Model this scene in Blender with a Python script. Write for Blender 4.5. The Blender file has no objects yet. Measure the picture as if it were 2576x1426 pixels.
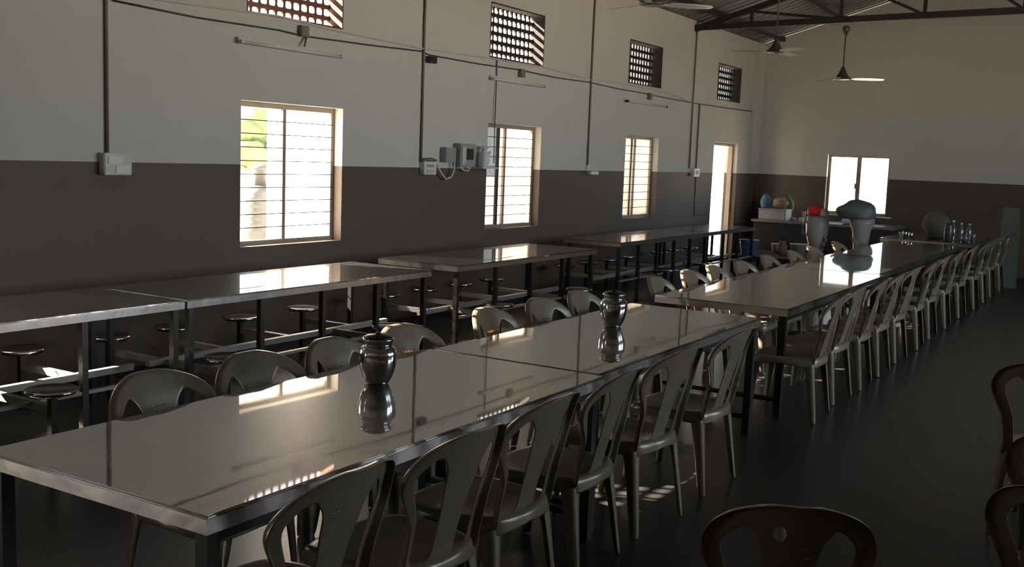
import bpy, bmesh, math, random
from mathutils import Vector, Matrix
random.seed(7)
SC = bpy.context.scene
COL = SC.collection

# ------------------------------------------------------------------ camera
YAW, PITCH, ROLL, FPX = 0.54441, 0.120471, 0.0382696, 2645.95
cy, sy, cp, sp = math.cos(YAW), math.sin(YAW), math.cos(PITCH), math.sin(PITCH)
fwd = Vector((-sy*cp, cy*cp, -sp)); rt = Vector((cy, sy, 0)); up = rt.cross(fwd)
cr, sr = math.cos(ROLL), math.sin(ROLL)
r2 = cr*rt + sr*up; u2 = -sr*rt + cr*up
cam = bpy.data.cameras.new('camera'); camo = bpy.data.objects.new('camera', cam); COL.objects.link(camo)
cam.sensor_width = 36; cam.lens = FPX*36/2576; cam.clip_end = 300
M3 = Matrix((r2, u2, -fwd)).transposed()
camo.matrix_world = Matrix.Translation((6.491, 0, 1.7)) @ M3.to_4x4()
SC.camera = camo

# ------------------------------------------------------------------ light and exposure
SC.view_settings.view_transform = 'Standard'; SC.view_settings.look = 'None'
SC.view_settings.gamma = 1; SC.view_settings.use_curve_mapping = False
SC.view_settings.exposure = 0.0
W = bpy.data.worlds.new('sky'); SC.world = W; W.use_nodes = True
bg = W.node_tree.nodes['Background']; bg.inputs[0].default_value = (0.84, 0.92, 1.0, 1)
_n = W.node_tree.nodes; _l = W.node_tree.links      # sky strength raised toward the right, added to light the window wall
_tc = _n.new('ShaderNodeTexCoord'); _sp = _n.new('ShaderNodeSeparateXYZ'); _mr = _n.new('ShaderNodeMapRange')
_mr.inputs['From Min'].default_value = -.2; _mr.inputs['From Max'].default_value = .6; _mr.inputs['To Min'].default_value = 3.0; _mr.inputs['To Max'].default_value = 9.5
_l.new(_tc.outputs['Generated'], _sp.inputs[0]); _l.new(_sp.outputs['X'], _mr.inputs['Value']); _l.new(_mr.outputs['Result'], bg.inputs[1])
sun = bpy.data.lights.new('sun', 'SUN'); suno = bpy.data.objects.new('sun', sun); COL.objects.link(suno)
sun.energy = 115; sun.color = (1.0, 0.82, 0.64); sun.angle = math.radians(0.35)
suno.rotation_euler = Vector((4.29, 1.56, -3.10)).to_track_quat('-Z', 'Y').to_euler()

def portal(loc, rot, sx, sz):
    l = bpy.data.lights.new('daylight_portal', 'AREA'); l.shape = 'RECTANGLE'; l.size = sx; l.size_y = sz
    l.cycles.is_portal = True
    o = bpy.data.objects.new('daylight_portal', l); COL.objects.link(o); o.location = loc; o.rotation_euler = rot
LX = (0, -math.pi/2, 0)      # faces +X
RX = (0, math.pi/2, 0)       # faces -X

cyc = SC.cycles
cyc.max_bounces = 10; cyc.diffuse_bounces = 5; cyc.glossy_bounces = 4; cyc.transmission_bounces = 6; cyc.transparent_max_bounces = 12
cyc.caustics_reflective = False; cyc.caustics_refractive = False; cyc.sample_clamp_indirect = 6.0
cyc.use_denoising = True

# ------------------------------------------------------------------ materials
def mat(name, col, rough=0.5, metal=0.0, spec=0.5, noise=0, nscale=4, bump=0, bscale=20, rvar=0, bdetail=2):
    m = bpy.data.materials.new(name); m.use_nodes = True
    nt = m.node_tree; n = nt.nodes; b = n['Principled BSDF']
    b.inputs['Base Color'].default_value = (*col, 1); b.inputs['Roughness'].default_value = rough
    b.inputs['Metallic'].default_value = metal; b.inputs['Specular IOR Level'].default_value = spec
    geo = n.new('ShaderNodeNewGeometry')
    if noise or rvar:
        tx = n.new('ShaderNodeTexNoise'); tx.inputs['Scale'].default_value = nscale; tx.inputs['Detail'].default_value = 5
        nt.links.new(geo.outputs['Position'], tx.inputs['Vector'])
        if noise:
            mx = n.new('ShaderNodeMix'); mx.data_type = 'RGBA'
            mx.inputs['A'].default_value = (*[c*(1-noise) for c in col], 1); mx.inputs['B'].default_value = (*[min(1, c*(1+noise)) for c in col], 1)
            nt.links.new(tx.outputs['Fac'], mx.inputs['Factor']); nt.links.new(mx.outputs['Result'], b.inputs['Base Color'])
        if rvar:
            mr = n.new('ShaderNodeMapRange'); mr.inputs['To Min'].default_value = max(0.02, rough-rvar); mr.inputs['To Max'].default_value = rough+rvar
            mr.inputs['From Min'].default_value = .3; mr.inputs['From Max'].default_value = .7
            nt.links.new(tx.outputs['Fac'], mr.inputs['Value']); nt.links.new(mr.outputs['Result'], b.inputs['Roughness'])
    if bump:
        t2 = n.new('ShaderNodeTexNoise'); t2.inputs['Scale'].default_value = bscale; t2.inputs['Detail'].default_value = bdetail
        nt.links.new(geo.outputs['Position'], t2.inputs['Vector'])
        bp = n.new('ShaderNodeBump'); bp.inputs['Strength'].default_value = bump; bp.inputs['Distance'].default_value = 0.01
        nt.links.new(t2.outputs['Fac'], bp.inputs['Height']); nt.links.new(bp.outputs['Normal'], b.inputs['Normal'])
    return m

def wall_mat():
    m = mat('wall_paint', (.5, .47, .4), .75)
    nt = m.node_tree; n = nt.nodes; b = n['Principled BSDF']
    geo = n.new('ShaderNodeNewGeometry'); sep = n.new('ShaderNodeSeparateXYZ'); nt.links.new(geo.outputs['Position'], sep.inputs[0])
    gt = n.new('ShaderNodeMath'); gt.operation = 'GREATER_THAN'; gt.inputs[1].default_value = 1.546
    nt.links.new(sep.outputs['Z'], gt.inputs[0])
    tx = n.new('ShaderNodeTexNoise'); tx.inputs['Scale'].default_value = 1.3; tx.inputs['Detail'].default_value = 6
    nt.links.new(geo.outputs['Position'], tx.inputs['Vector'])
    hi = n.new('ShaderNodeMix'); hi.data_type = 'RGBA'; hi.inputs['A'].default_value = (.56, .55, .505, 1); hi.inputs['B'].default_value = (.64, .625, .575, 1)
    lo = n.new('ShaderNodeMix'); lo.data_type = 'RGBA'; lo.inputs['A'].default_value = (.092, .070, .054, 1); lo.inputs['B'].default_value = (.112, .086, .067, 1)
    mx = n.new('ShaderNodeMix'); mx.data_type = 'RGBA'
    for q in (hi, lo): nt.links.new(tx.outputs['Fac'], q.inputs['Factor'])
    nt.links.new(gt.outputs[0], mx.inputs['Factor']); nt.links.new(lo.outputs['Result'], mx.inputs['A']); nt.links.new(hi.outputs['Result'], mx.inputs['B'])
    nt.links.new(mx.outputs['Result'], b.inputs['Base Color'])
    rg = n.new('ShaderNodeMapRange'); rg.inputs['To Min'].default_value = .6; rg.inputs['To Max'].default_value = .8
    nt.links.new(gt.outputs[0], rg.inputs['Value']); nt.links.new(rg.outputs['Result'], b.inputs['Roughness'])
    return m

def glass_mat(name, clear, tint, diff=1.0):
    m = bpy.data.materials.new(name); m.use_nodes = True; nt = m.node_tree; n = nt.nodes; n.clear()
    out = n.new('ShaderNodeOutputMaterial'); tr = n.new('ShaderNodeBsdfTransparent'); tl = n.new('ShaderNodeBsdfTranslucent'); gl = n.new('ShaderNodeBsdfGlossy')
    tr.inputs[0].default_value = (*tint, 1); tl.inputs[0].default_value = (*[c*diff for c in tint], 1); gl.inputs['Roughness'].default_value = .05
    a = n.new('ShaderNodeMixShader'); a.inputs[0].default_value = clear
    c = n.new('ShaderNodeMixShader'); c.inputs[0].default_value = .06
    nt.links.new(tl.outputs[0], a.inputs[1]); nt.links.new(tr.outputs[0], a.inputs[2])
    nt.links.new(a.outputs[0], c.inputs[1]); nt.links.new(gl.outputs[0], c.inputs[2]); nt.links.new(c.outputs[0], out.inputs[0])
    return m

def chair_mat(name, col, perf=False):
    m = mat(name, col, .24, spec=.5, bump=.04, bscale=35)
    nt = m.node_tree; n = nt.nodes; b = n['Principled BSDF']; out = n['Material Output']
    tl = n.new('ShaderNodeBsdfTranslucent'); tl.inputs[0].default_value = (col[0]*.9, col[1]*.6, col[2]*.25, 1)
    mx = n.new('ShaderNodeMixShader'); mx.inputs[0].default_value = .22
    nt.links.new(b.outputs[0], mx.inputs[1]); nt.links.new(tl.outputs[0], mx.inputs[2])
    last = mx.outputs[0]
    if perf:
        tc = n.new('ShaderNodeTexCoord'); sep = n.new('ShaderNodeSeparateXYZ'); nt.links.new(tc.outputs['Object'], sep.inputs[0])
        def M(op, a, bb=None, cc=None):
            q = n.new('ShaderNodeMath'); q.operation = op
            for i, v in enumerate((a, bb, cc)):
                if v is None: continue
                if isinstance(v, (int, float)): q.inputs[i].default_value = v
                else: nt.links.new(v, q.inputs[i])
            return q.outputs[0]
        x, z = sep.outputs['X'], sep.outputs['Z']
        inx = M('LESS_THAN', M('ABSOLUTE', x), .072)
        cell = M('LESS_THAN', M('ABSOLUTE', M('SUBTRACT', M('FRACT', M('MULTIPLY', x, 1/.0205)), .5)), .28)
        zz = M('SUBTRACT', z, .725)
        row = M('LESS_THAN', M('ABSOLUTE', M('SUBTRACT', M('FRACT', M('MULTIPLY', zz, 1/.03)), .5)), .075)
        band = M('LESS_THAN', M('ABSOLUTE', zz), .03)
        hole = M('MULTIPLY', M('MULTIPLY', inx, cell), M('MULTIPLY', row, band))
        tr = n.new('ShaderNodeBsdfTransparent'); m2 = n.new('ShaderNodeMixShader')
        nt.links.new(hole, m2.inputs[0]); nt.links.new(last, m2.inputs[1]); nt.links.new(tr.outputs[0], m2.inputs[2]); last = m2.outputs[0]
    nt.links.new(last, out.inputs[0])
    return m

M = dict(
    wall=wall_mat(),
    floor=mat('polished_dark_stone_floor', (.020, .021, .021), .30, spec=.3, noise=.12, nscale=3, rvar=.0, bump=.02, bscale=2),
    roof=mat('grey_sheet_roof', (.24, .25, .25), .55, metal=.3, noise=.2, nscale=2),
    dark=mat('dark_painted_steel', (.02, .02, .022), .38, metal=.3, noise=.3, nscale=8),
    truss=mat('dark_red_oxide_steel', (.022, .018, .016), .55, noise=.3, nscale=6),
    steel=mat('brushed_stainless_top', (.46, .45, .435), .028, metal=1, rvar=.008, nscale=2.5, bump=.10, bscale=1.6, bdetail=1),
    skirt=mat('stainless_folded_edge', (.50, .48, .46), .30, metal=1, bump=.35, bscale=9),
    leg=mat('steel_tube_leg', (.07, .068, .065), .38, metal=.8, rvar=.1, nscale=14),
    bar=mat('bright_steel_footrest', (.42, .42, .41), .32, metal=.35),
    seat=mat('stainless_stool_seat', (.6, .6, .6), .16, metal=1, bump=.05, bscale=12),
    jug=mat('polished_steel_jug', (.50, .52, .55), .13, metal=1, bump=.15, bscale=9),
    chair=chair_mat('beige_chair_plastic', (.20, .175, .13)),
    chairp=chair_mat('beige_chair_back_plastic', (.20, .175, .13), True),
    alu=mat('window_frame_brown_grey', (.30, .25, .20), .45, metal=.1, noise=.1),
    rod=mat('window_grille_rod', (.05, .04, .035), .5, metal=.3),
    frost=glass_mat('frosted_window_glass', .36, (.99, .99, .98), .6),
    milk=glass_mat('milky_window_glass', .2, (.95,.95,.94), .5),
    clear=glass_mat('clear_window_glass', .985, (.96, .98, .97), .05),
    grey=glass_mat('dusty_grey_louvre_glass', .55, (.66, .66, .65), .06),
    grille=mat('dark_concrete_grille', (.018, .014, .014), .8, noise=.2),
    grille_lit=mat('sunlit_concrete_grille', (.12, .065, .045), .8, noise=.2),  # browner copy of the dark grille, sunlit tone put into the colour
    white=mat('white_plastic', (.72, .72, .70), .35, noise=.04),
    ivory=mat('ivory_plastic', (.60, .58, .52), .4, noise=.05),
    pipe=mat('painted_conduit', (.20, .17, .13), .5),
    cable=mat('dark_cable', (.05, .045, .04), .5),
    cablew=mat('white_cable', (.6, .58, .54), .5),
    fan=mat('brown_fan_enamel', (.09, .075, .065), .35, metal=.2),
    blade=mat('white_fan_blade', (.6, .6, .58), .3, metal=.2),
    tube=mat('unlit_tube_glass', (.75, .76, .76), .15),
    counter=mat('dark_counter', (.04, .042, .048), .3),
    ctop=mat('counter_stone', (.25, .25, .25), .15),
    blue=mat('blue_plastic', (.30, .40, .80), .35),
    dblue=mat('deep_blue_cloth', (.05,.12,.24), .8),
    jute=mat('brown_sack', (.26, .19, .12), .85, noise=.35, nscale=25, bump=.4, bscale=40),
    greenb=mat('dark_green_sack', (.08, .10, .04), .8, noise=.3, nscale=20),
    red=mat('red_cloth', (.75, .04, .04), .7, noise=.2, nscale=20),
    teal=mat('grey_green_tarpaulin', (.11, .145, .14), .55, bump=.5, bscale=10),
    lilac=mat('lilac_plastic_bag', (.5, .47, .85), .3, bump=.6, bscale=30),
    pale=mat('pale_grey_plastic', (.30, .30, .285), .4),
    box=mat('grey_painted_box', (.32, .33, .33), .5),
    black=mat('black_plastic', (.02, .02, .02), .4),
    drink=mat('clear_bottle_plastic', (.16, .17, .18), .06, metal=.2, spec=.9),
    cloth=mat('grey_green_cloth', (.10, .11, .09), .85),
    ground=mat('pale_dusty_ground', (.62, .58, .50), .9, noise=.1, nscale=1),
    blocker=mat('pale_sun_blocker', (.75, .72, .66), .85, noise=.05),
    tank=mat('grey_water_tank', (.035, .036, .038), .5),
    leaf=mat('green_leaves', (.10, .14, .05), .6, noise=.4, nscale=8),
    bark=mat('tree_bark', (.10, .07, .05), .9),
)
def two_lobe(m, rough, fac):
    nt = m.node_tree; n = nt.nodes; b = n['Principled BSDF']; out = n['Material Output']
    g = n.new('ShaderNodeBsdfGlossy'); g.inputs['Color'].default_value = b.inputs['Base Color'].default_value; g.inputs['Roughness'].default_value = rough
    mx = n.new('ShaderNodeMixShader'); mx.inputs[0].default_value = fac
    nt.links.new(b.outputs[0], mx.inputs[1]); nt.links.new(g.outputs[0], mx.inputs[2]); nt.links.new(mx.outputs[0], out.inputs[0])
two_lobe(M['steel'], .30, .30)

# ------------------------------------------------------------------ mesh helpers
class MB:
    def __init__(s): s.v = []; s.f = []; s.sm = []
    def add(s, vs, fs, smooth=False):
        o = len(s.v); s.v += [tuple(q) for q in vs]; s.f += [tuple(i+o for i in f) for f in fs]; s.sm += [smooth]*len(fs); return s
    def box(s, a, b):
        (x0, y0, z0), (x1, y1, z1) = a, b
        return s.add([(x0,y0,z0),(x1,y0,z0),(x1,y1,z0),(x0,y1,z0),(x0,y0,z1),(x1,y0,z1),(x1,y1,z1),(x0,y1,z1)],
                     [(0,3,2,1),(4,5,6,7),(0,1,5,4),(1,2,6,5),(2,3,7,6),(3,0,4,7)])
    def beam(s, p, q, w, h=None):
        h = h or w; p, q = Vector(p), Vector(q); d = (q-p).normalized()
        a = d.cross(Vector((0,0,1)));
        if a.length < 1e-3: a = Vector((1,0,0))
        a.normalize(); b = a.cross(d)
        vs = [c+sx*a*w/2+sz*b*h/2 for c in (p, q) for sx, sz in ((-1,-1),(1,-1),(1,1),(-1,1))]
        return s.add(vs, [(0,1,2,3),(7,6,5,4),(0,4,5,1),(1,5,6,2),(2,6,7,3),(3,7,4,0)])
    def tube(s, pts, r, n=8, caps=True):
        pts = [Vector(p) for p in pts]; rings = []; k = len(pts); fs = []; vs = []
        for i, p in enumerate(pts):
            d = (pts[min(i+1,k-1)]-pts[max(i-1,0)]).normalized()
            a = d.cross(Vector((0,0,1)))
            if a.length < 1e-2: a = d.cross(Vector((1,0,0)))
            a.normalize(); b = a.cross(d); rr = r[i] if isinstance(r, (list, tuple)) else r
            vs += [p+rr*(math.cos(t)*a+math.sin(t)*b) for t in [2*math.pi*j/n for j in range(n)]]
        for i in range(k-1):
            for j in range(n): fs.append((i*n+j, i*n+(j+1)%n, (i+1)*n+(j+1)%n, (i+1)*n+j))
        if caps: fs += [tuple(reversed(range(n))), tuple((k-1)*n+j for j in range(n))]
        return s.add(vs, fs, True)
    def lathe(s, prof, c=(0,0,0), n=24, sq=None, yaw=0):
        vs = []; fs = []
        for (r, z) in prof:
            for j in range(n):
                t = 2*math.pi*j/n; vs.append((c[0]+r*math.cos(t), c[1]+r*math.sin(t), c[2]+z))
        for i in range(len(prof)-1):
            for j in range(n): fs.append((i*n+j, i*n+(j+1)%n, (i+1)*n+(j+1)%n, (i+1)*n+j))
        fs += [tuple(reversed(range(n))), tuple((len(prof)-1)*n+j for j in range(n))]
        return s.add(vs, fs, True)
    def blob(s, c, r, seed=0, amp=.15, n=14, m=9, flat=None):
        rnd = random.Random(seed); ph = [rnd.uniform(0, 6.28) for _ in range(8)]
        vs = []; fs = []
        for i in range(m+1):
            th = math.pi*i/m
            for j in range(n):
                t = 2*math.pi*j/n
                k = 1+amp*(math.sin(3*t+ph[0]+2*th)*.5+math.sin(5*t+ph[1]-3*th)*.3+math.sin(2*th*3+ph[2]+t)*.4)
                z = math.cos(th)*r[2]*k
                if flat is not None: z = max(z, flat)
                vs.append((c[0]+math.sin(th)*math.cos(t)*r[0]*k, c[1]+math.sin(th)*math.sin(t)*r[1]*k, c[2]+z))
        for i in range(m):
            for j in range(n): fs.append((i*n+j, (i+1)*n+j, (i+1)*n+(j+1)%n, i*n+(j+1)%n))
        return s.add(vs, fs, True)
    def build(s, name, m, parent=None, loc=None, kind=None, bevel=0, label=None):
        me = bpy.data.meshes.new(name); me.from_pydata(s.v, [], s.f); me.materials.append(m)
        me.polygons.foreach_set('use_smooth', s.sm); me.update()
        if bevel:
            b = bmesh.new(); b.from_mesh(me); bmesh.ops.remove_doubles(b, verts=b.verts, dist=1e-5)
            bmesh.ops.bevel(b, geom=b.edges[:], offset=bevel, segments=2, affect='EDGES', clamp_overlap=True); b.to_mesh(me); b.free()
        o = bpy.data.objects.new(name, me); COL.objects.link(o)
        if loc: o.location = loc
        if parent: o.parent = parent
        if kind: o['kind'] = kind
        if label: o['label'] = label
        return o

def tag(o, label, cat, group=None, kind=None):
    o['label'] = label; o['category'] = cat
    if group: o['group'] = group
    if kind: o['kind'] = kind
    return o
def empty(name, loc=(0,0,0), rz=0, kind=None):
    o = bpy.data.objects.new(name, None); COL.objects.link(o); o.location = loc; o.rotation_euler = (0,0,rz); o.empty_display_size = .1
    if kind: o['kind'] = kind
    return o
def copy_tree(o, parent=None):
    c = o.copy(); COL.objects.link(c); c.parent = parent
    for ch in list(o.children): copy_tree(ch, c)
    return c

# ------------------------------------------------------------------ setting
EAVE, SL, YB, YF = 3.943, .30, 19.425, -3.0
RW_ = 11.0          # hall width
ROW = .586          # clear aisle offset of the furniture rows from the window wall
WT = .23
WINS = [(2.638,3.848,0.843,2.074),(6.31,7.585,0.843,2.074),(10.07,11.279,0.843,2.063),(13.692,14.852,0.854,2.063)]
VENTS = [(2.638,3.848,2.788,3.393),(6.365,7.563,2.788,3.393),(10.048,11.257,2.788,3.393),(13.664,14.819,2.788,3.393),(17.171,18.325,2.788,3.393)]
DOOR = (17.182,18.38,0,2.074)
SDOOR = (-1.9,-.8,0,2.07)

def slab(mb, umin, umax, zmin, zmax, holes, fpt):
    """wall slab with rectangular holes; fpt(u, z, d) -> point, d = 0 inside face, 1 outside face"""
    us = sorted({umin, umax, *[h[0] for h in holes], *[h[1] for h in holes]})
    zs = sorted({zmin, zmax, *[h[2] for h in holes], *[h[3] for h in holes]})
    hole = lambda u, z: any(h[0] < u < h[1] and h[2] < z < h[3] for h in holes)
    for i in range(len(us)-1):
        for j in range(len(zs)-1):
            u0, u1, z0, z1 = us[i], us[i+1], zs[j], zs[j+1]
            if hole((u0+u1)/2, (z0+z1)/2): continue
            for d in (0, 1): mb.add([fpt(u0,z0,d),fpt(u1,z0,d),fpt(u1,z1,d),fpt(u0,z1,d)], [(0,1,2,3) if d == 0 else (3,2,1,0)])
    for (u0,u1,z0,z1) in holes + [(umin,umax,zmin,zmax)]:
        for a, b in (((u0,z0),(u1,z0)),((u1,z0),(u1,z1)),((u1,z1),(u0,z1)),((u0,z1),(u0,z0))):
            mb.add([fpt(*a,0),fpt(*b,0),fpt(*b,1),fpt(*a,1)], [(0,1,2,3)])
def fill(umin, umax, zmin, zmax, hs): return hs

mb = MB(); slab(mb, YF, YB+WT, 0, EAVE, WINS+VENTS+[DOOR,SDOOR], lambda u,z,d: (-WT*d,u,z)); mb.build('wall_left', M['wall'], kind='structure')
RW = [(5.6,8.4,1.1,3.4),(9.6,12.6,1.1,3.4)]  # openings added out of view to light the window wall
mb = MB(); slab(mb, YF, YB+WT, 0, EAVE, RW, lambda u,z,d: (RW_+WT*d,u,z)); mb.build('wall_right', M['wall'], kind='structure')
BW = (1.336,2.435,0.876,1.953)
def gable(mb, y0, y1):
    z = lambda x: EAVE+SL*min(x, RW_-x)
    P_ = [(0,EAVE),(RW_/2,z(RW_/2)),(RW_,EAVE)]
    mb.add([(x,y0,zz) for x,zz in P_]+[(x,y1,zz) for x,zz in P_], [(0,1,2),(5,4,3),(0,3,4,1),(1,4,5,2)])
mb = MB(); slab(mb, 0, RW_, 0, EAVE, [BW], lambda u,z,d: (u,YB+WT*d,z)); gable(mb, YB, YB+WT); mb.build('wall_back', M['wall'], kind='structure')
mb = MB(); slab(mb, 0, RW_, 0, EAVE, [], lambda u,z,d: (u,YF-WT*d,z)); gable(mb, YF-WT, YF); mb.build('wall_front', M['wall'], kind='structure')
mb = MB(); mb.box((-WT,YF-WT,-.15),(RW_+WT,YB+WT,0)); mb.build('floor', M['floor'], kind='structure')
mb = MB(); mb.box((0,18.96,1.546),(.07,19.42,3.9)); mb.build('trim_1', M['wall'], kind='structure')   # pilaster in the far corner

# corrugated roof, ribs running down the slope
def roof(side):
    mb = MB(); prof = []; y = YF-.4
    while y < YB+.5:
        prof += [(y,0),(y+.12,0),(y+.145,.035),(y+.185,.035)]; y += .21
    x0, x1 = (-.35, RW_/2) if side == 0 else (RW_+.35, RW_/2)
    zf = lambda x: EAVE+.03+SL*min(x, RW_-x)
    vs = [(x, yy, zf(x)+dz) for x in (x0, x1) for (yy, dz) in prof]; n = len(prof)
    mb.add(vs, [(i, i+1, n+i+1, n+i) for i in range(n-1)])
    return mb
mb = roof(0); r = roof(1); mb.add(r.v, r.f)
mb.build('ceiling', M['roof'], kind='structure')

# purlins
for i, x in enumerate((.38,1.48,2.58,3.68,4.78,5.39,6.2,7.3,8.4,9.5,10.6)):
    z = EAVE+SL*min(x,RW_-x)-.03
    o = MB().box((x-.03,YF+.01,z-.05),(x+.03,YB-.01,z+.045)).build('trim_%d' % (i+2), M['truss'], kind='structure')

# roof trusses
def truss(y, label):
    t = empty('roof_truss', (0,y,0)); tag(t, label, 'roof truss', 'steel roof trusses')
    zt = lambda x: EAVE+SL*min(x,RW_-x)-.17
    zb = lambda x: 3.81+.02*min(x,RW_-x)
    MB().beam((.01,0,3.83),(5.5,0,zb(5.5)+.02),.065,.09).beam((5.5,0,zb(5.5)+.02),(10.99,0,3.83),.065,.09).build('bottom_chord', M['truss'], t)
    for a, b in ((.01,5.5),(10.99,5.5)): MB().beam((a,0,zt(a)+.03),(b,0,zt(b)+.03),.06,.09).build('top_chord', M['truss'], t)
    xs = [.92,2.28,3.45,4.73,6.27,7.55,8.72,10.08]
    for x in xs: MB().beam((x,0,zb(x)),(x,0,zt(x)),.045).build('post', M['truss'], t)
    for a, b in zip(xs[:4], xs[1:4]+[5.5]): MB().beam((a,0,zt(a)),(b,0,zb(b)+.03),.04).build('brace', M['truss'], t)
    for a, b in zip(reversed(xs[4:]), [xs[6],xs[5],xs[4],5.5]): MB().beam((a,0,zt(a)),(b,0,zb(b)+.03),.04).build('brace', M['truss'], t)
    return t
truss(16.03, 'dark steel roof truss near the far end, a ceiling fan hanging under it')

# windows -------------------------------------------------------------
def window(n, hole, panes, rods=9, mull=None, rot=None, frame_m='alu', rodm='rod'):
    """hole in wall u0,u1,z0,z1; u along the wall; depth d in from the inside face"""
    u0,u1,z0,z1 = hole
    w = empty('window_%d' % n, kind='structure')
    if rot is None: T = lambda u,z,d: (-d,u,z)
    else: T = lambda u,z,d: (u,YB+d,z)
    def bx(mb, ua,ub,za,zb,da,db):
        a, b = T(ua,za,da), T(ub,zb,db); mb.box([min(p,q) for p,q in zip(a,b)],[max(p,q) for p,q in zip(a,b)])
    f = MB(); t = .045
    bx(f,u0,u0+t,z0,z1,.10,.17); bx(f,u1-t,u1,z0,z1,.10,.17); bx(f,u0+t,u1-t,z1-t,z1,.10,.17); bx(f,u0+t,u1-t,z0,z0+.05,.10,.17)
    f.build('window_frame', M[frame_m], w)
    if mull:
        m_ = MB(); bx(m_, mull-.02, mull+.02, z0+.05, z1-t, .11, .15); m_.build('mullion', M[frame_m], w)
    for (ua,ub,mt,d) in panes:
        p = MB(); bx(p, ua, ub, z0+.05, z1-t, d, d+.004); p.build('pane', M[mt], w)
    if rods:
        g = MB()
        for i in range(rods):
            z = z0+.05+(z1-z0-.09)*(i+1)/(rods+1)
            a, b = T(u0+t,z,.075), T(u1-t,z,.075); g.tube([a,b],.0045,6)
        g.build('grille_rods', M[rodm], w)
    s = MB(); bx(s,u0,u1,z0-.001,z0+.012,0.0,.10); s.build('sill', M['wall'], w)
    return w
h = WINS[0]; w1 = window(1, h, [], mull=3.243)
MB().box((-.134,h[0]+.05,1.34),(-.13,h[1]-.05,2.03)).build('pane', M['milk'], w1); MB().box((-.134,h[0]+.05,.89),(-.13,h[1]-.05,1.33)).build('pane', M['clear'], w1)
MB().box((-.15,h[0]+.045,1.325),(-.12,h[1]-.045,1.345)).build('mullion', M['alu'], w1)
h = WINS[1]; window(2, h, [(6.36,6.75,'clear',.125),(6.75,6.915,'frost',.135),(6.96,7.53,'frost',.125)], mull=6.937)
h = WINS[2]; window(3, h, [(10.12,10.48,'grey',.125),(10.5,10.60,'frost',.135),(10.66,11.23,'frost',.125)], mull=10.63)
MB().box((-.15,10.48,.89),(-.11,10.505,2.02)).build('mullion', M['dark'], bpy.data.objects['window_3'])
h = WINS[3]; window(4, h, [(13.74,14.24,'frost',.125),(14.28,14.80,'frost',.125)], mull=14.26)
MB().box((-.15,14.14,.89),(-.11,14.165,2.02)).build('mullion', M['dark'], bpy.data.objects['window_4'])
h = BW; window(5, h, [(1.385,1.85,'clear',.125),(1.915,2.39,'clear',.125)], rods=0, mull=1.88, rot=1)
MB().box((1.325,YB-.02,.853),(2.52,YB+.08,.876)).build('sill', M['white'], bpy.data.objects['window_5'])
o = MB().box((1.843,YB+.105,.92),(1.917,YB+.15,1.91)).build('mullion', M['alu'], bpy.data.objects['window_5'])
MB().box((1.825,YB+.085,1.35),(1.85,YB+.11,1.44)).build('latch', M['alu'], o)

# far door opening: frame and leaf swung outwards
d = empty('door_1', kind='structure')
f = MB(); f.box((-.16,17.182,0),(-.08,17.235,2.074)).box((-.16,18.325,0),(-.08,18.38,2.074)).box((-.16,17.235,2.02),(-.08,18.325,2.074)); f.build('door_frame', M['alu'], d)
# side entrance behind the camera
d = empty('door_2', kind='structure')
f = MB(); f.box((-.16,-1.9,0),(-.08,-1.85,2.07)).box((-.16,-.85,0),(-.08,-.8,2.07)).box((-.16,-1.85,2.02),(-.08,-.85,2.07)); f.build('door_frame', M['alu'], d)

# ventilation grilles: concrete lattice with rounded holes
def grille(hole, m, label):
    u0,u1,z0,z1 = hole; ny, nz = 12, 6
    cw, ch = (u1-u0)/ny, (z1-z0)/nz; mb = MB(); X0, X1 = -.155, -.175
    hw, hh, c = cw*.36, ch*.31, min(cw,ch)*.12
    octo = [(-hw+c,-hh),(hw-c,-hh),(hw,-hh+c),(hw,hh-c),(hw-c,hh),(-hw+c,hh),(-hw,hh-c),(-hw,-hh+c)]
    for i in range(ny):
        for j in range(nz):
            cyy, cz = u0+cw*(i+.5), z0+ch*(j+.5); a, b = cw/2, ch/2
            outer = [(-hw+c,-b),(hw-c,-b),(a,-hh+c),(a,hh-c),(hw-c,b),(-hw+c,b),(-a,hh-c),(-a,-hh+c)]
            corners = [(a,-b),(a,b),(-a,b),(-a,-b)]
            vs = []
            for X in (X0, X1):
                vs += [(X,cyy+p,cz+q) for p,q in octo]+[(X,cyy+p,cz+q) for p,q in outer]+[(X,cyy+p,cz+q) for p,q in corners]
            fs = []
            for k in (0, 20):
                fs += [(k+0,k+1,k+9,k+8),(k+2,k+3,k+11,k+10),(k+4,k+5,k+13,k+12),(k+6,k+7,k+15,k+14)]
                fs += [(k+1,k+2,k+10,k+16,k+9),(k+3,k+4,k+12,k+17,k+11),(k+5,k+6,k+14,k+18,k+13),(k+7,k+0,k+8,k+19,k+15)]
            fs += [(q,(q+1)%8,20+(q+1)%8,20+q) for q in range(8)]
            mb.add(vs, fs)
    e = .014
    mb.box((-.19,u0,z0),(.002,u0+e,z1)).box((-.19,u1-e,z0),(.002,u1,z1)).box((-.19,u0+e,z0),(.002,u1-e,z0+e)).box((-.19,u0+e,z1-e),(.002,u1-e,z1))
    o = mb.build('ventilation_grille', m, None); tag(o, label, 'vent grille', 'square lattice vents high in the window wall')
    return o
grille(VENTS[0], M['grille_lit'], 'brown lattice vent grille high over the bare window nearest the entrance')
grille(VENTS[1], M['grille_lit'], 'sunlit brown lattice vent grille above the nearest large window')
grille(VENTS[2], M['grille'], 'black lattice vent grille above the window beside the wall boxes and white bottle shape')
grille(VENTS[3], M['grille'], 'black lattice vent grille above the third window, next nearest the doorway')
grille(VENTS[4], M['grille'], 'small black lattice vent grille above the bright open doorway')

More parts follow.
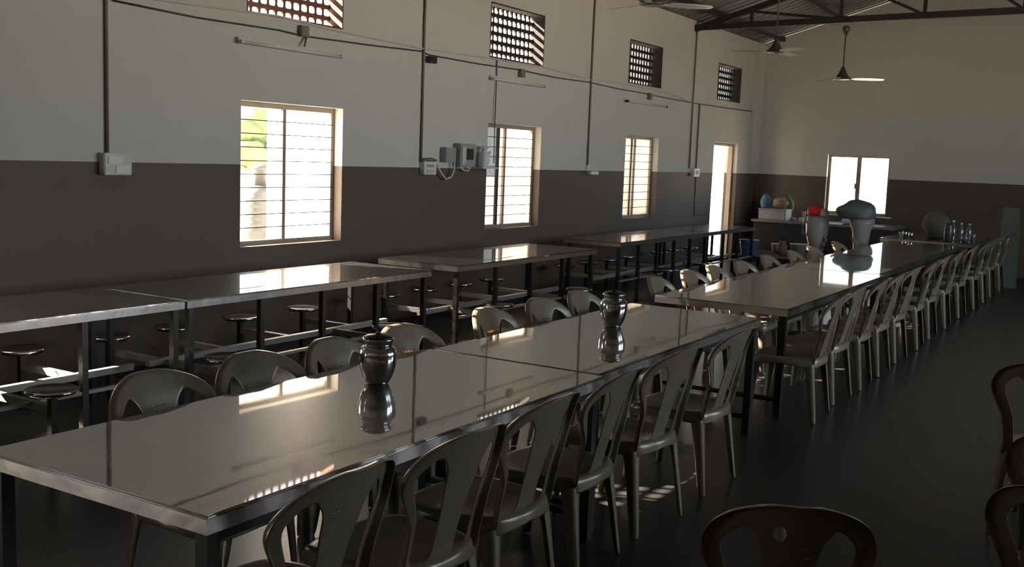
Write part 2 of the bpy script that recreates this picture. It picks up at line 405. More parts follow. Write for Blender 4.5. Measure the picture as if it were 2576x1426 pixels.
# portals for the daylight
for (u0,u1,z0,z1) in WINS+VENTS+[DOOR,SDOOR]: portal((-.20,(u0+u1)/2,(z0+z1)/2), LX, z1-z0, u1-u0)
portal((1.885,YB+.2,1.41), (-math.pi/2,0,0), 1.1, 1.08)
for (u0,u1,z0,z1) in RW: portal((RW_+.2,(u0+u1)/2,(z0+z1)/2), RX, z1-z0, u1-u0)

# ------------------------------------------------------------------ outside
g = MB().box((-60,-60,-.35),(60,80,-.2)).build('ground', M['ground'], kind='structure')
for i, (a, b) in enumerate([(9.3,10.8),(12.7,14.9),(15.6,18.1)]):  # unseen panels added to keep direct sun off the far windows and door
    MB().box((-1.25,a,-.2),(-1.10,b,3.0 if i < 1 else 4.9)).build('sun_blocker_%d' % (i+1), M['blocker'], kind='structure')
wl = empty('water_tank', (-4.4,10.97,-.25)); tag(wl, 'grey ribbed water tank with a narrow neck outside the nearest window', 'water tank')
prof = [(.21,0),(.21,.75)]
for i in range(6): prof += [(.22,.76+i*.09),(.20,.80+i*.09),(.20,.83+i*.09)]
prof += [(.19,1.34),(.10,1.40)]
MB().lathe(prof, n=28).build('tank_body', M['tank'], wl)
MB().lathe([(.09,1.38),(.085,1.60),(.14,1.62),(.15,1.65),(.08,1.69)], n=24).build('neck', M['tank'], wl)
tr = empty('leafy_tree', (-10,16.7,-.2)); tag(tr, 'leafy green tree far outside the nearest window', 'tree')
MB().tube([(0,0,0),(.06,0,.9),(0,.06,1.5)],[.16,.12,.08]).build('trunk', M['bark'], tr)
cr_ = MB()
for i in range(7): cr_.blob((random.uniform(-.5,.5),random.uniform(-.5,.5),random.uniform(1.7,2.5)),(.45,.45,.3),i,.3,10,7)
cr_.build('crown', M['leaf'], tr)

# ------------------------------------------------------------------ steel tables
def tabletop(x0,x1,y0,y1,z,parent,bow=0):
    t = MB().box((x0,y0,z-.012),(x1,y1,z)).build('tabletop', M['steel'], parent, bevel=.004)
    s = MB(); e = .004
    s.box((x0,y0,z-.052),(x1,y0+e,z-.010)).box((x0,y1-e,z-.052),(x1,y1,z-.010)).box((x0,y0+e,z-.052),(x0+e,y1-e,z-.010)).box((x1-e,y0+e,z-.052),(x1,y1-e,z-.010))
    s.build('folded_edge', M['skirt'], parent)
def leg(x,y,z,parent,w=.042,m='leg',name='leg'):
    MB().box((x-w/2,y-w/2,0),(x+w/2,y+w/2,z-.013)).build(name, M[m], parent)
def centre_table(y0,y1,x0,x1,label,legm='dark'):
    t = empty('dining_table', ((x0+x1)/2+ROW,(y0+y1)/2,0)); tag(t, label, 'table', 'steel topped tables of the long centre row')
    X0,X1,Y0,Y1 = -(x1-x0)/2,(x1-x0)/2,-(y1-y0)/2,(y1-y0)/2
    tabletop(X0,X1,Y0,Y1,.75,t)
    for x in (X0+.04,X1-.04):
        for y in (Y0+.04,Y1-.04): leg(x,y,.75,t,.045,legm)
    for y in (Y0+.04,Y1-.04): MB().box((X0+.062,y-.015,.10),(X1-.062,y+.015,.13)).build('foot_bar', M[legm], t)
    for x in (X0+.04,X1-.04): MB().box((x-.015,Y0+.062,.66),(x+.015,Y1-.062,.70)).build('apron_rail', M[legm], t)
    return t
centre_table(1.84,4.13,2.93,3.90,'steel topped dining table nearest the viewer, a steel jug near its middle')
centre_table(4.15,6.42,2.96,3.86,'steel topped dining table directly behind the nearest one, carrying the second steel jug')
centre_table(6.95,9.95,2.90,3.87,'steel topped dining table just past the gap in the centre row')
centre_table(9.97,12.45,2.86,3.80,'steel topped dining table in the centre row, mirroring the near half of the far window')
centre_table(12.47,14.98,2.86,3.78,'steel topped dining table in the centre row, mirroring the far wall window')
centre_table(15.45,17.2,2.62,3.85,'farthest steel topped table of the centre row, cluttered with bottles and a sack')

def wall_table(y0,y1,x0,x1,seats_in,seats_out,label):
    t = empty('canteen_table', ((x0+x1)/2,y0,0)); tag(t, label, 'table', 'steel topped tables with fixed stools beside the window wall')
    h = (x1-x0)/2; L = y1-y0
    tabletop(-h,h,0,L,.75,t)
    n = max(2, round(L/.62))
    for i in range(n+1): leg(h-.04,.05+(L-.1)*i/n,.75,t,.038)
    for y in (.06, L-.06): leg(-h+.05,y,.75,t,.035,'dark')
    MB().box((-.02,.05,.27),(.02,L-.05,.31)).build('footrest_rail', M['bar'], t)
    MB().box((h-.055,.07,.28),(h-.025,L-.07,.30)).build('footrest_rail', M['bar'], t)
    def stool(x,y):
        s = MB().lathe([(.02,-.03),(.125,-.024),(.135,-.014),(.137,-.002),(.130,.003),(.118,0),(.02,-.002)], n=32).build('stool_seat', M['seat'], t, loc=(x,y-y0,.39))
        MB().box((-.019,-.019,-.39),(.019,.019,-.022)).build('seat_post', M['dark'], s)
    for y in seats_in: stool(-.54,y)
    for y in seats_out: stool(.55,y)
    for y in seats_in: MB().box((-.52,y-y0-.02,.262),(-.021,y-y0+.02,.302)).build('cross_bar', M['bar'], t)
    for y in seats_out: MB().box((.021,y-y0-.02,.262),(.53,y-y0+.02,.302)).build('cross_bar', M['bar'], t)
    return t
wall_table(1.75,4.40,.65,1.50,(2.15,2.73,3.31,3.95),(2.2,3.40),'steel topped canteen table with fixed round stools, nearest of those by the window wall')
wall_table(4.42,6.97,.65,1.50,(4.60,5.15,5.8,6.5),(4.62,6.27),'steel topped canteen table with fixed stools, in front of the nearest large window')
wall_table(7.40,10.03,.60,1.46,(7.64,8.25,8.86,9.47),(7.9,9.43),'steel topped canteen table with fixed stools, below the wall boxes and white bottle shape')
wall_table(11.05,13.90,.50,1.25,(11.4,12.0,12.6,13.2),(12.0,13.2),'steel topped canteen table with fixed stools, fourth from the viewer along the window wall')
wall_table(13.93,15.95,.50,1.23,(14.3,14.9,15.5),(),'steel topped canteen table farthest along the window wall, near the bright doorway')

# ------------------------------------------------------------------ plastic chairs
def lerp(a,b,t): return a+(b-a)*t
def smooth(t): t = max(0,min(1,t)); return t*t*(3-2*t)
def halfw(v):
    if v < .35: return lerp(.185,.190,v/.35)
    if v < .72: return lerp(.190,.25,smooth((v-.35)/.37))
    return .25
ZT = .87
def back_pt(s, v):
    """s in [-1,1] across, v in [0,1] up; arched top"""
    w = halfw(v)
    # superellipse arch for the top
    z = .40+v*(ZT-.40)
    if v > .62:
        k = (v-.62)/.38; w = halfw(v)*max(0.0, 1-k**2.6)**(1/2.1)
    x = s*w
    rec = .10*v+.05*v*v
    y = -.20-rec+.085*(x/.25)**2*(.4+.6*v)
    return Vector((x,y,z))
def make_back():
    bm = bmesh.new(); vsn = [0,.06,.12,.2,.28,.36,.44,.52,.58,.63,.68,.73,.78,.81,.83,.86,.89,.92,.955,.98,.993]
    def ue(v):   # splat edge
        if v <= .68: return lerp(.31,.34,v/.68)
        return lerp(.34,.56,((v-.68)/.15)**2) if v < .83 else .56
    def uo(v):
        if v <= .68: return .80
        return lerp(.80,.62,((v-.68)/.15)**2) if v < .83 else .62
    rows = []
    for v in vsn:
        e, o = ue(v), uo(v)
        if v < .06: e, o = .55, .57
        half = [0, e*.33, e*.66, e*.93, e, o, o+(1-o)*.3, o+(1-o)*.75, 1.0]
        ss = [-q for q in reversed(half[1:])]+half
        row = []
        for q in ss: row.append(bm.verts.new(back_pt(q, v)))
        rows.append(row)
    nrow = len(rows); nc = len(rows[0])
    for i in range(nrow-1):
        for j in range(nc-1):
            mid = nc//2
            jj = j-mid if j >= mid else mid-1-j
            if jj == 4 and .03 < (vsn[i]+vsn[i+1])/2 < .83: continue
            bm.faces.new((rows[i][j],rows[i][j+1],rows[i+1][j+1],rows[i+1][j]))
    # top cap row closes naturally; rim flange folded backwards
    edge = [r[0] for r in rows]+[rows[-1][j] for j in range(1,nc-1)]+[r[-1] for r in reversed(rows)]
    out = []
    for k, vv in enumerate(edge):
        a = edge[max(k-1,0)].co; b = edge[min(k+1,len(edge)-1)].co; t = (b-a).normalized()
        nrm = Vector((0,-1,0)); outw = t.cross(nrm); c = Vector((0,0,0))
        if outw.dot(vv.co-Vector((0,-.3,.62))) < 0: outw = -outw
        out.append(bm.verts.new(vv.co+outw.normalized()*.010+Vector((0,-.030,-.006))))
    for k in range(len(edge)-1): bm.faces.new((edge[k],edge[k+1],out[k+1],out[k]))
    return bm
def make_seat():
    bm = bmesh.new(); N = 12; rows = []
    prof = []
    for i in range(N+1):
        row = []
        for j in range(N+1):
            a = -1+2*j/N; b = -1+2*i/N
            # squircle mapping
            x = a*math.sqrt(1-.28*b*b); y = b*math.sqrt(1-.28*a*a)
            w = lerp(.205,.222,(b+1)/2)
            r = max(abs(a),abs(b))
            z = .432-.022*(1-a*a)*(1-b*b)+.0
            z += -.012*max(0,b)**3
            row.append(bm.verts.new((x*w*1.06,y*.215*1.06+.0,z)))
        rows.append(row)
    for i in range(N):
        for j in range(N): bm.faces.new((rows[i][j],rows[i][j+1],rows[i+1][j+1],rows[i+1][j]))
    edge = [rows[0][j] for j in range(N)]+[rows[i][N] for i in range(N)]+[rows[N][N-j] for j in range(N)]+[rows[N-i][0] for i in range(N)]
    prev = edge
    for (ex, dz) in ((.008,-.012),(.012,-.035),(.016,-.062)):
        ring = []
        for k, e in enumerate(edge):
            d = Vector((e.co.x,e.co.y,0)).normalized(); arch = .0
            if dz < -.03:
                # apron rises between the legs
                t = min(abs(abs(e.co.x)),abs(abs(e.co.y)))/.2
                arch = .018*(1-min(1,t))
            ring.append(bm.verts.new(e.co+d*ex+Vector((0,0,dz+arch))))
        for k in range(len(edge)): bm.faces.new((prev[k],ring[k],ring[(k+1)%len(edge)],prev[(k+1)%len(edge)]))
        prev = ring
    return bm
def make_leg(sx, sy):
    bm = bmesh.new(); rows = []
    for i in range(8):
        t = i/7; z = .40*(1-t); w = lerp(.060,.030,t**.7); fl = .035*t
        cx, cyy = sx*(.205+fl*.55), sy*(.200+fl*(1.3 if sy < 0 else .7))
        p = [(cx-sx*w,cyy,z),(cx-sx*w*.4,cyy+sy*.004,z),(cx-sx*.006,cyy-sy*.001,z),(cx,cyy-sy*.008,z),(cx+sx*.002,cyy-sy*w*.5,z),(cx,cyy-sy*w,z)]
        rows.append([bm.verts.new(q) for q in p])
    for i in range(7):
        for j in range(5): bm.faces.new((rows[i][j],rows[i][j+1],rows[i+1][j+1],rows[i+1][j]))
    return bm
DG = []
def bake(bm, name, m, thick, sub, parent):
    bmesh.ops.recalc_face_normals(bm, faces=bm.faces)
    me = bpy.data.meshes.new(name); bm.to_mesh(me); bm.free(); o = bpy.data.objects.new(name, me); COL.objects.link(o)
    s = o.modifiers.new('s','SOLIDIFY'); s.thickness = thick; s.offset = 0
    if sub: q = o.modifiers.new('q','SUBSURF'); q.levels = sub; q.render_levels = sub
    bpy.context.view_layer.update(); dg = bpy.context.evaluated_depsgraph_get()
    me2 = bpy.data.meshes.new_from_object(o.evaluated_get(dg)); o.modifiers.clear(); o.data = me2; bpy.data.meshes.remove(me); me2.name = name
    me2.materials.clear(); me2.materials.append(m); me2.polygons.foreach_set('use_smooth', [True]*len(me2.polygons))
    o.parent = parent; return o
proto = empty('plastic_chair')
bake(make_back(), 'backrest', M['chairp'], .005, 1, proto)
bake(make_seat(), 'seat', M['chair'], .005, 1, proto)
for sx in (-1,1):
    for sy in (-1,1): bake(make_leg(sx,sy), 'leg', M['chair'], .005, 1, proto)
used = [False]
def chair(x, y, rz, label, group):
    c = proto if not used[0] else copy_tree(proto)
    used[0] = True
    c.location = (x+ROW,y,0); c.rotation_euler = (0,0,rz); tag(c, label, 'chair', group); return c
ORD = 'first second third fourth fifth sixth seventh eighth ninth tenth eleventh twelfth thirteenth fourteenth fifteenth sixteenth seventeenth eighteenth nineteenth'.split()
# aisle side, facing the windows (-X): local +Y -> -X  => rz = +90 deg
R = [(2.12,1),(2.67,-2),(3.22,0),(3.80,3),(4.47,-6),(5.22,-2),(7.13,2),(7.80,-3),(8.45,2),(9.10,0),(9.85,-2),(10.7,3),(11.5,0),(12.4,2),(13.4,-2),(14.4,0),(15.25,2),(16.1,-2),(16.95,0)]
for i, (y, a) in enumerate(R):
    chair(3.845+random.uniform(-.02,.02), y, math.pi/2+math.radians(a), 'beige plastic chair on the aisle side of the centre tables, %s from the nearest' % ORD[i], 'beige chairs on the aisle side of the centre row')
L = [(2.64,1),(3.14,-2),(3.64,2),(4.15,-3),(5.0,4),(5.55,-2),(6.08,2),(7.30,4),(7.95,-2),(8.55,3),(9.15,-3),(10.0,0),(10.8,2),(11.5,0),(12.6,-2),(13.5,2)]
for i, (y, a) in enumerate(L):
    q = chair(3.07+random.uniform(-.02,.02), y, -math.pi/2+math.radians(a), 'beige plastic chair on the window side of the centre tables, %s from the nearest' % ORD[i], 'beige chairs on the window side of the centre row'); q.scale = (1,1,.965)
for (x,y,a,l) in [(5.62,5.52,-8,'beige plastic chair standing farthest back among the loose ones in the dark aisle'),
                  (5.93,4.80,-12,'beige plastic chair in the dark aisle, only the rim of its back showing'),
                  (5.84,4.14,-10,'beige plastic chair in the dark aisle, second from the nearest loose one'),
                  (5.87,3.46,-12,'beige plastic chair in the dark aisle, nearest of the loose ones by the frame edge')]:
    chair(x,y,math.radians(a),l,'loose beige chairs in the aisle')
c = chair(5.66-ROW,2.85,math.radians(25),'beige plastic chair standing alone in the foreground aisle, round pale sticker on its back','loose beige chairs in the aisle')
c.scale = (.87,1,1)
st = MB().lathe([(.001,0),(.017,0),(.019,.0012),(.019,.0022),(.001,.0022)], n=24).build('round_sticker', M['pale'], c, label='round pale sticker')
st.location = (-.045,-.354,.795); st.rotation_euler = (math.radians(80),0,math.radians(8))

# ------------------------------------------------------------------ jugs
def jug(x,y,label,s=1,rz=0):
    t = empty('steel_jug', (x+ROW,y,.7505), rz); tag(t, label, 'jug', 'steel water jugs on the centre tables')
    MB().lathe([(p*s,q*s) for p,q in [(.040,0),(.046,.003),(.060,.028),(.071,.06),(.077,.09),(.079,.125),(.075,.143),(.064,.153),(.058,.157)]], n=40).build('body', M['jug'], t)
    MB().lathe([(p*s,q*s) for p,q in [(.058,.156),(.057,.172),(.064,.182),(.066,.187),(.062,.189)]], n=40).build('neck', M['jug'], t)
    MB().lathe([(p*s,q*s) for p,q in [(.060,.188),(.061,.193),(.046,.201),(.012,.204),(.010,.212),(.003,.214)]], n=32).build('lid', M['dark'], t)
jug(3.24,3.36,'dark lidded steel water jug on the table nearest the viewer')
jug(3.31,5.42,'steel water jug on the second centre table, smaller in view')

# ------------------------------------------------------------------ wall services
for i, (y, z0, lab) in enumerate([(4.996,1.61,'vertical conduit running down to the large near switch box'),(8.795,1.62,'vertical conduit running down to the switch box with the hose'),
                                  (12.51,1.56,'vertical conduit ending at the small white wall switch'),(16.08,1.61,'vertical conduit at the roof truss end by the doorway switch')]):
    tag(MB().tube([(.018,y,z0),(.018,y,EAVE-.01)],.012,10).build('conduit', M['pipe']), lab, 'pipe', 'vertical conduits on the window wall')
tag(MB().tube([(.016,16.38,1.61),(.016,16.38,2.66)],.013,8).build('conduit', M['pipe']), 'short vertical conduit beside the taller one near the doorway', 'pipe', 'vertical conduits on the window wall')
tag(MB().tube([(.008,16.41,1.48),(.008,16.43,.84),(.008,16.98,.837)],.006,6).build('thin_wire', M['cable']), 'thin dark wire running down the dado beside the doorway', 'wire')
A = [(5.057,2.693),(5.826,2.673),(6.728,2.684),(7.025,2.67),(7.915,2.689),(8.772,2.717),(8.882,2.694),(9.784,2.689),(10.641,2.701),(11.543,2.684),(12.455,2.697),(13.302,2.678),(14.225,2.676),(15.06,2.662),(15.896,2.655),(17.589,2.662),(18.952,2.681)]
tag(MB().tube([(.012,y,z) for y,z in A],.008,6).build('sagging_cable', M['cable']), 'dark cable sagging along the window wall below the vents', 'cable')
B = [(5.167,2.744),(5.453,2.755),(6.706,2.799),(7.464,2.766),(8.75,2.744),(10.07,2.772),(11.257,2.783),(12.389,2.733),(13.411,2.758),(14.445,2.755),(15.346,2.722),(16.05,2.656)]
tag(MB().tube([(.014,y,z) for y,z in B],.009,6).build('pale_cable', M['cablew']), 'pale cable looping along the window wall just above the dark one', 'cable')
tag(MB().tube([(.012,10.191,2.777),(.02,10.18,2.524),(.03,10.163,1.975),(.03,10.169,1.612)],.006,6).build('hanging_wire', M['cable']), 'thin dark wire hanging from the second vent past the window corner', 'wire')

def junction(y,z,label,m='pipe'):
    t = MB().box((0.001,y-.05,z-.05),(.05,y+.05,z+.045)).build('junction_box', M[m], bevel=.005); tag(t, label, 'junction box', 'junction boxes along the cable')
junction(7.014,2.711,'small junction box above the nearest tube light')
junction(10.718,2.667,'small brown junction box above the second tube light')
junction(14.379,2.645,'small junction box above the third tube light')
tag(MB().tube([(.02,7.058,2.667),(.06,6.992,2.579)],.01,6).build('lamp_bracket', M['pipe']),'short bracket under the junction box over the nearest tube light','bracket')
tag(MB().box((.001,8.849,2.612),(.06,8.97,2.678)).build('cable_clamp', M['black']),'small black clamp on the cable next to the second conduit','clamp')

def tube_light(y0,y1,z,label,caps='ivory'):
    t = empty('tube_light', (0,(y0+y1)/2,z)); tag(t, label, 'tube light', 'unlit tube lights on the window wall'); h = (y1-y0)/2
    MB().box((.001,-h,.004),(.035,h,.034)).build('batten', M['ivory'], t)
    MB().tube([(.055,-h+.03,-.004),(.055,h-.03,-.004)],.0125,12).build('glass_tube', M['tube'], t)
    for s in (-1,1): MB().box((.03,s*(h-.015)-.015,-.018),(.072,s*(h-.015)+.015,.012)).build('end_cap', M[caps], t)
tube_light(6.244,7.497,2.541,'unlit tube light on the wall above the nearest large window')
tube_light(10.048,11.235,2.552,'unlit tube light above the window beside the white bottle shape')
tube_light(13.554,14.95,2.53,'unlit tube light with dark ends above the third window','black')

def swbox(y0,y1,z0,z1,label,d=.07,cover=True):
    t = empty('switch_box', (0,(y0+y1)/2,(z0+z1)/2)); tag(t, label, 'switch box', 'electrical boxes on the window wall'); a, b = (y1-y0)/2, (z1-z0)/2
    MB().box((0.001,-a,-b),(d,a,b)).build('box', M['ivory'], t, bevel=.006)
    MB().box((d,-a*.75,b*.05),(d+.006,a*.3,b*.7)).build('switch_plate', M['white'], t)
    MB().box((d,-a*.2,-b*.8),(d+.005,a*.8,-b*.1)).build('cover_flap', M['white'], t)
swbox(4.93,5.17,1.455,1.612,'large square ivory switch box on the paint line near the first window')
t = empty('switch_box', (0,8.905,1.547)); tag(t, 'white switch box with dark slot, a pale hose looping from it', 'switch box', 'electrical boxes on the window wall')
MB().box((.001,-.11,-.07),(.06,.11,.07)).build('box', M['white'], t, bevel=.005); MB().box((.06,-.07,.005),(.064,.06,.035)).build('slot', M['box'], t)
MB().box((.06,-.07,-.055),(.066,.07,-.015)).build('switch_plate', M['ivory'], t); MB().tube([(.03,-.12,.072),(.07,0,.085),(.03,.12,.072)],.02,8).build('hood', M['pipe'], t)
tag(MB().box((.001,12.49,1.56),(.03,12.55,1.62)).box((.001,12.53,1.495),(.07,12.75,1.54)).build('wall_switch', M['white'], bevel=.004),'small white wall switch bracket at the foot of the third conduit','switch')
t = empty('switch_box', (0,16.30,1.545)); tag(t, 'small white switch box beside the bright doorway', 'switch box', 'electrical boxes on the window wall')
MB().box((.001,-.12,-.065),(.07,.12,.065)).build('box', M['white'], t, bevel=.005); MB().box((.07,-.05,-.03),(.076,.06,.035)).build('switch_plate', M['box'], t)

# meter box, hose and white bottle shape on a shelf beside window 3
tag(MB().box((.001,9.15,1.61),(.08,9.34,1.765)).build('small_wall_box', M['box'], bevel=.006),'small grey wall box touching the meter housing','box')
t = empty('meter_box', (0,9.54,1.69)); tag(t, 'grey meter box with a dark recessed screen on the paint line', 'meter box')
b = MB(); b.box((.001,-.15,-.125),(.10,.15,.125)).build('housing', M['box'], t, bevel=.008)
MB().box((.10,-.03,-.05),(.104,.10,.07)).build('screen', M['black'], t); MB().box((.10,-.12,-.10),(.108,-.05,.09)).build('panel', M['ivory'], t)
tag(MB().tube([(.05,9.03,1.58),(.06,9.10,1.49),(.06,9.19,1.43),(.06,9.28,1.45),(.06,9.33,1.51),(.06,9.34,1.62)],.011,8).build('hose_loop', M['cablew']),'pale hose looping from the switch box up to the small grey box','hose')
tag(MB().tube([(.05,9.46,1.565),(.06,9.50,1.53),(.06,9.60,1.52),(.06,9.66,1.565)],.009,8).build('hose_loop', M['cablew']),'short pale hose loop hanging under the grey meter box','hose')
tag(MB().box((.001,9.73,1.552),(.17,10.05,1.566)).build('wall_shelf', M['white']),'narrow white wall shelf between the meter box and the window','shelf')
t = empty('bottle_form', (.085,9.88,1.567)); tag(t, 'white bottle-shaped form with a bent spout on the wall shelf', 'bottle')
MB().lathe([(.055,0),(.06,.01),(.06,.12),(.05,.155),(.03,.175),(.028,.20)], n=24).build('body', M['white'], t)
MB().lathe([(.045,.20),(.048,.215),(.04,.228),(.01,.232)], n=20).build('cap', M['white'], t)
MB().tube([(0,.05,.02),(0,.10,.06),(0,.08,.12),(0,.12,.17)],.014,8).build('spout', M['white'], t)

# ------------------------------------------------------------------ fans
def fan(x,y,z,top,a0,label,lit=None):
    t = empty('ceiling_fan', (x,y,z)); tag(t, label, 'ceiling fan', 'ceiling fans hanging over the hall')
    MB().lathe([(.10,-.045),(.125,-.035),(.125,-.02),(.085,.01),(.055,.06),(.03,.12),(.012,.15)], n=28).build('motor_housing', M['fan'], t)
    MB().tube([(0,0,.14),(0,0,top-z)],.011,8).build('down_rod', M['fan'], t)
    MB().lathe([(.012,top-z-.16),(.05,top-z-.06),(.055,top-z-.02),(.02,top-z)], n=20).build('canopy', M['fan'], t)
    for k in range(3):
        a = a0+k*2*math.pi/3; u = Vector((math.cos(a),math.sin(a),0)); w = Vector((-math.sin(a),math.cos(a),0))
        vs = []; 
        for (r_, hw, tl) in ((.11,.025,0),(.20,.055,.012),(.40,.065,.012),(.56,.055,.008),(.60,.03,.004)):
            for sgn in (-1,1): vs.append(u*r_+w*hw*sgn+Vector((0,0,-.03-tl*sgn)))
        n = len(vs); vs2 = vs+[v+Vector((0,0,.004)) for v in vs]
        fs = [(i,i+1,i+3,i+2) for i in range(0,n-2,2)]+[(n+i,n+i+2,n+i+3,n+i+1) for i in range(0,n-2,2)]
        fs += [(i,i+2,n+i+2,n+i) for i in range(0,n-2,2)]+[(i+1,n+i+1,n+i+3,i+3) for i in range(0,n-2,2)]+[(0,n,n+1,1),(n-2,n-1,2*n-1,2*n-2)]
        MB().add(vs2,fs).build('blade', M['blade'], t)
fan(2.365,16.03,3.05,3.79,.42,'brown ceiling fan hanging from the roof truss, one blade catching light')
fan(1.89,14.29,3.272,4.42,math.radians(200),'brown ceiling fan nearer the window wall, beyond the truss corner')
fan(2.19,9.51,3.228,4.49,math.radians(160),'brown ceiling fan cut off by the upper frame edge')

# ------------------------------------------------------------------ far end
c = empty('serving_counter', (0,18.1,0)); tag(c, 'long dark serving counter below the far window', 'counter')
MB().box((.46,.03,0),(2.80,.9,.72)).build('counter_body', M['counter'], c); MB().box((.42,0,.72),(2.86,.95,.76)).build('counter_top', M['ctop'], c, bevel=.004)
def lat(name, prof, loc, m, label, cat, group=None, n=24):
    o = MB().lathe(prof, n=n).build(name, M[m], None, loc=loc); tag(o, label, cat, group); return o
t = empty('storage_box', (.76,18.45,.7605)); tag(t, 'grey lidded storage box on the left end of the counter', 'box')
MB().box((-.27,-.18,0),(.22,.18,.17)).build('box_body', M['box'], t, bevel=.01); MB().box((-.28,-.19,.17),(.23,.19,.19)).build('lid', M['pale'], t, bevel=.005)
tag(MB().blob((.56,18.42,1.048),(.09,.09,.15),3,.1,flat=-.097).build('blue_bag', M['dblue']), 'blue cloth bag on top of the grey storage box', 'bag')
tag(MB().blob((.82,18.43,1.05),(.14,.12,.10),5,.18,flat=-.098).build('brown_sack', M['jute']), 'crumpled brown sack on top of the grey storage box', 'sack')
tag(MB().blob((.82,18.78,.97),(.15,.08,.22),9,.12,flat=-.2).build('green_sack', M['greenb']), 'dark green sack leaning behind the brown one', 'sack')
lat('steel_bowl', [(.02,0),(.05,.01),(.06,.05),(.05,.06),(.01,.07)], (1.1,18.27,.7605), 'drink', 'small steel bowl on the counter beside the storage box', 'bowl')
lat('drinking_glass', [(.03,0),(.035,.16),(.033,.165)], (1.23,18.52,.7605), 'box', 'tall dim glass standing behind the white tub', 'glass')
lat('white_tub', [(.04,0),(.045,.06),(.047,.065)], (1.275,18.25,.7605), 'white', 'small white tub on the counter edge', 'tub')
lat('white_saucer', [(.03,0),(.045,.015),(.04,.02)], (1.41,18.25,.7605), 'white', 'small white saucer right of the tub on the counter', 'saucer')
tag(MB().blob((2.11,18.38,.82),(.17,.14,.08),11,.35,18,11,flat=-.059).build('lilac_plastic_bag', M['lilac']), 'crumpled lilac plastic bag on the counter below the window', 'bag')
tag(MB().blob((1.98,18.65,.87),(.09,.07,.11),15,.3,flat=-.109).build('leafy_bundle', M['greenb']), 'dark leafy bundle on the counter beside the red cloth', 'bundle')

t = empty('plastic_drum', (2.286,15.55,0)); tag(t, 'tall pale plastic drum with side grip, red cloth heaped on it', 'drum')
MB().lathe([(.10,0),(.12,.03),(.10,.18),(.085,.30)], n=28).build('stand', M['black'], t)
MB().lathe([(.10,.30),(.105,.33),(.12,.60),(.155,.72),(.165,.85),(.16,.98),(.14,1.0)], n=32).build('body', M['pale'], t)
MB().tube([(-.14,-.04,.92),(-.19,-.08,.88),(-.19,-.08,.74),(-.13,-.04,.70)],.018,8).build('grip', M['box'], t)
MB().tube([(.13,-.08,.70),(.17,-.10,.66),(.15,-.10,.58),(.11,-.08,.56)],.018,8).build('spout', M['box'], t)
tag(MB().blob((2.256,15.55,1.06),(.13,.12,.09),21,.15,flat=-.058).build('red_cloth', M['red']), 'bright red cloth bundle on the tall pale drum', 'cloth')
tag(MB().blob((2.376,15.50,1.045),(.07,.06,.06),22,.25,flat=-.043).build('white_bag', M['white']), 'small white plastic bag next to the red cloth on the drum', 'bag')
t = empty('plastic_drum', (2.966,15.35,0)); tag(t, 'grey pedestal drum hidden under a grey-green tarpaulin', 'drum')
MB().lathe([(.13,0),(.14,.04),(.11,.3),(.10,.60),(.13,.85),(.17,.93),(.17,1.0)], n=28).build('body', M['pale'], t)
b = MB().blob((0,0,0),(.27,.22,.17),31,.13,22,14,flat=-.09)
tag(b.build('tarpaulin', M['teal'], None, loc=(2.886,15.35,1.091)), 'crumpled grey-green tarpaulin draped over the pedestal drum', 'tarpaulin')

bk = empty('bucket', (.50,15.75,.30)); 
def bucket(loc, r0, r1, hgt, m, label, handle=True):
    t = empty('bucket', loc); tag(t, label, 'bucket')
    MB().lathe([(r0,0),(r1,hgt),(r1*1.06,hgt),(r1*1.06,hgt+.012),(r1*.97,hgt+.012),(r0*.9,.02)], n=32).build('pail', M[m], t)
    if handle: MB().tube([(r1*math.cos(a),-.02-r1*.9*math.sin(a),hgt-.10*math.sin(a)) for a in [math.pi*i/10 for i in range(11)]],.006,6).build('handle', M[m], t)
bpy.data.objects.remove(bk)
t = MB().box((.78,16.05,.24),(1.95,17.45,.28)).build('bench_top', M['counter']); 
be = empty('low_bench', (0,0,0)); t.parent = be; tag(be, 'low dark bench holding the blue and white buckets', 'bench')
for x in (.83,1.90):
    for y in (16.10,17.38): MB().box((x-.02,y-.02,0),(x+.02,y+.02,.24)).build('leg', M['dark'], be)
bucket((1.00,16.35,.281), .115, .145, .225, 'blue', 'blue plastic bucket with a thin handle beside the doorway table')
bucket((1.23,17.10,.281), .075, .095, .14, 'white', 'small white plastic tub on the low bench', False)
bucket((1.66,16.85,.281), .105, .135, .18, 'white', 'larger white plastic bucket on the low bench', False)
lat('brown_pot', [(.05,0),(.08,.06),(.08,.14),(.05,.2),(.055,.22)], (1.42,16.75,.281), 'jute', 'dim brown pot between the two white buckets', 'pot')

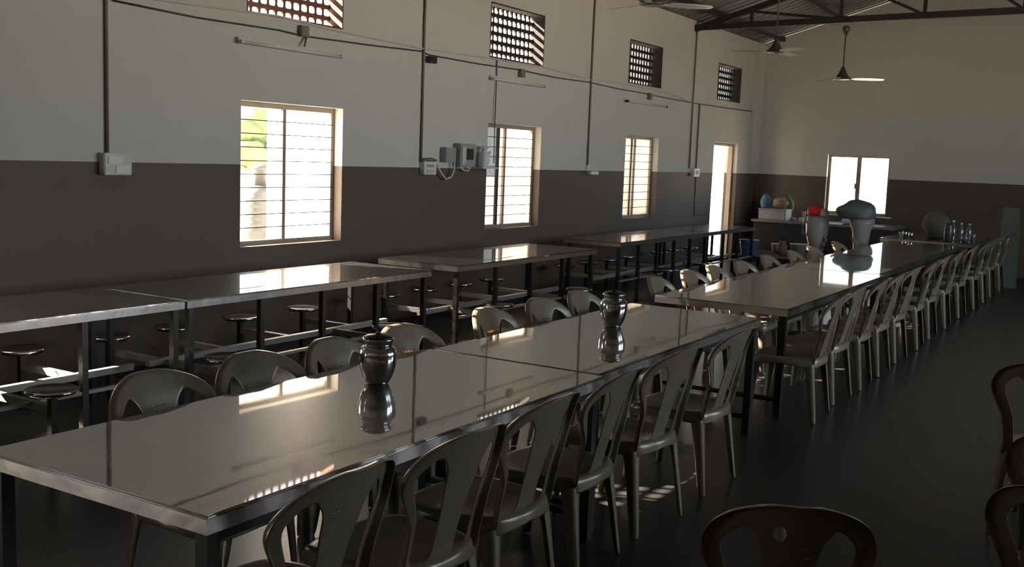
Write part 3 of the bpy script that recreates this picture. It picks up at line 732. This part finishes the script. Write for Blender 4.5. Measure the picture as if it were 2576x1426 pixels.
# clutter on the farthest table
Z = .7505
t = MB().blob((3.816,16.3,Z+.18),(.20,.17,.20),41,.12,20,12,flat=-.179).build('grey_sack', M['teal']); t.data.materials[0] = M['cloth']; tag(t, 'big slumped dark grey sack on the farthest table', 'sack')
def bottle(x,y,s,m,label,name='bottle'):
    t = empty(name,(x+ROW,y,Z)); tag(t,label,'bottle','bottles and glasses on the farthest table')
    MB().lathe([(p*s,q*s) for p,q in [(.035,0),(.038,.01),(.038,.14),(.03,.17),(.014,.20),(.013,.225)]], n=20).build('body', M[m], t)
    MB().lathe([(p*s,q*s) for p,q in [(.016,.225),(.016,.245),(.005,.248)]], n=14).build('cap', M['white'], t)
bottle(3.50,15.95,1.15,'drink','tall clear bottle catching light beside the grey sack')
bottle(3.58,16.15,1.0,'drink','clear bottle just behind the tallest one on the far table')
bottle(3.66,16.35,.95,'drink','third clear bottle, farthest back on the far table')
lat('blue_jug', [(.05,0),(.06,.02),(.065,.18),(.05,.22),(.055,.26)], (4.086,15.62,Z), 'counter', 'dull blue plastic jug at the near edge of the farthest table', 'jug')
lat('drinking_glass', [(.032,0),(.036,.11),(.034,.112)], (4.346,16.05,Z), 'drink', 'drinking glass glinting at the aisle edge of the farthest table', 'glass')
lat('drinking_glass', [(.032,0),(.036,.09),(.034,.092)], (4.306,15.62,Z), 'drink', 'short glass near the corner of the farthest table', 'glass')
lat('steel_tumbler', [(.03,0),(.038,.09),(.036,.092)], (3.586,15.65,Z), 'jug', 'steel tumbler nearer the window on the farthest table', 'tumbler')
lat('steel_tumbler', [(.03,0),(.038,.09),(.036,.092)], (3.466,15.85,Z), 'jug', 'steel tumbler second from the window side on the farthest table', 'tumbler')
lat('steel_bowl', [(.04,0),(.08,.05),(.085,.055)], (3.386,16.2,Z), 'jug', 'steel bowl at the window side of the farthest table', 'bowl')
b = MB(); vs = []; out = [(-.13,0),(.15,0),(.13,.9),(.11,1.18),(.07,1.205),(-.04,1.21),(-.095,1.225),(-.115,1.2),(-.125,1.05)]
n = len(out); b.add([(x,-.02,z) for x,z in out]+[(x,.02,z) for x,z in out],[tuple(range(n)),tuple(reversed(range(n,2*n)))]+[((i+1)%n,i,n+i,n+(i+1)%n) for i in range(n)])
o = b.build('narrow_board', M['cloth'], None, loc=(4.66,17.5,0)); o.rotation_euler = (math.radians(-2),0,math.radians(10)); tag(o, 'narrow grey-green board standing upright behind the farthest aisle chairs', 'board')
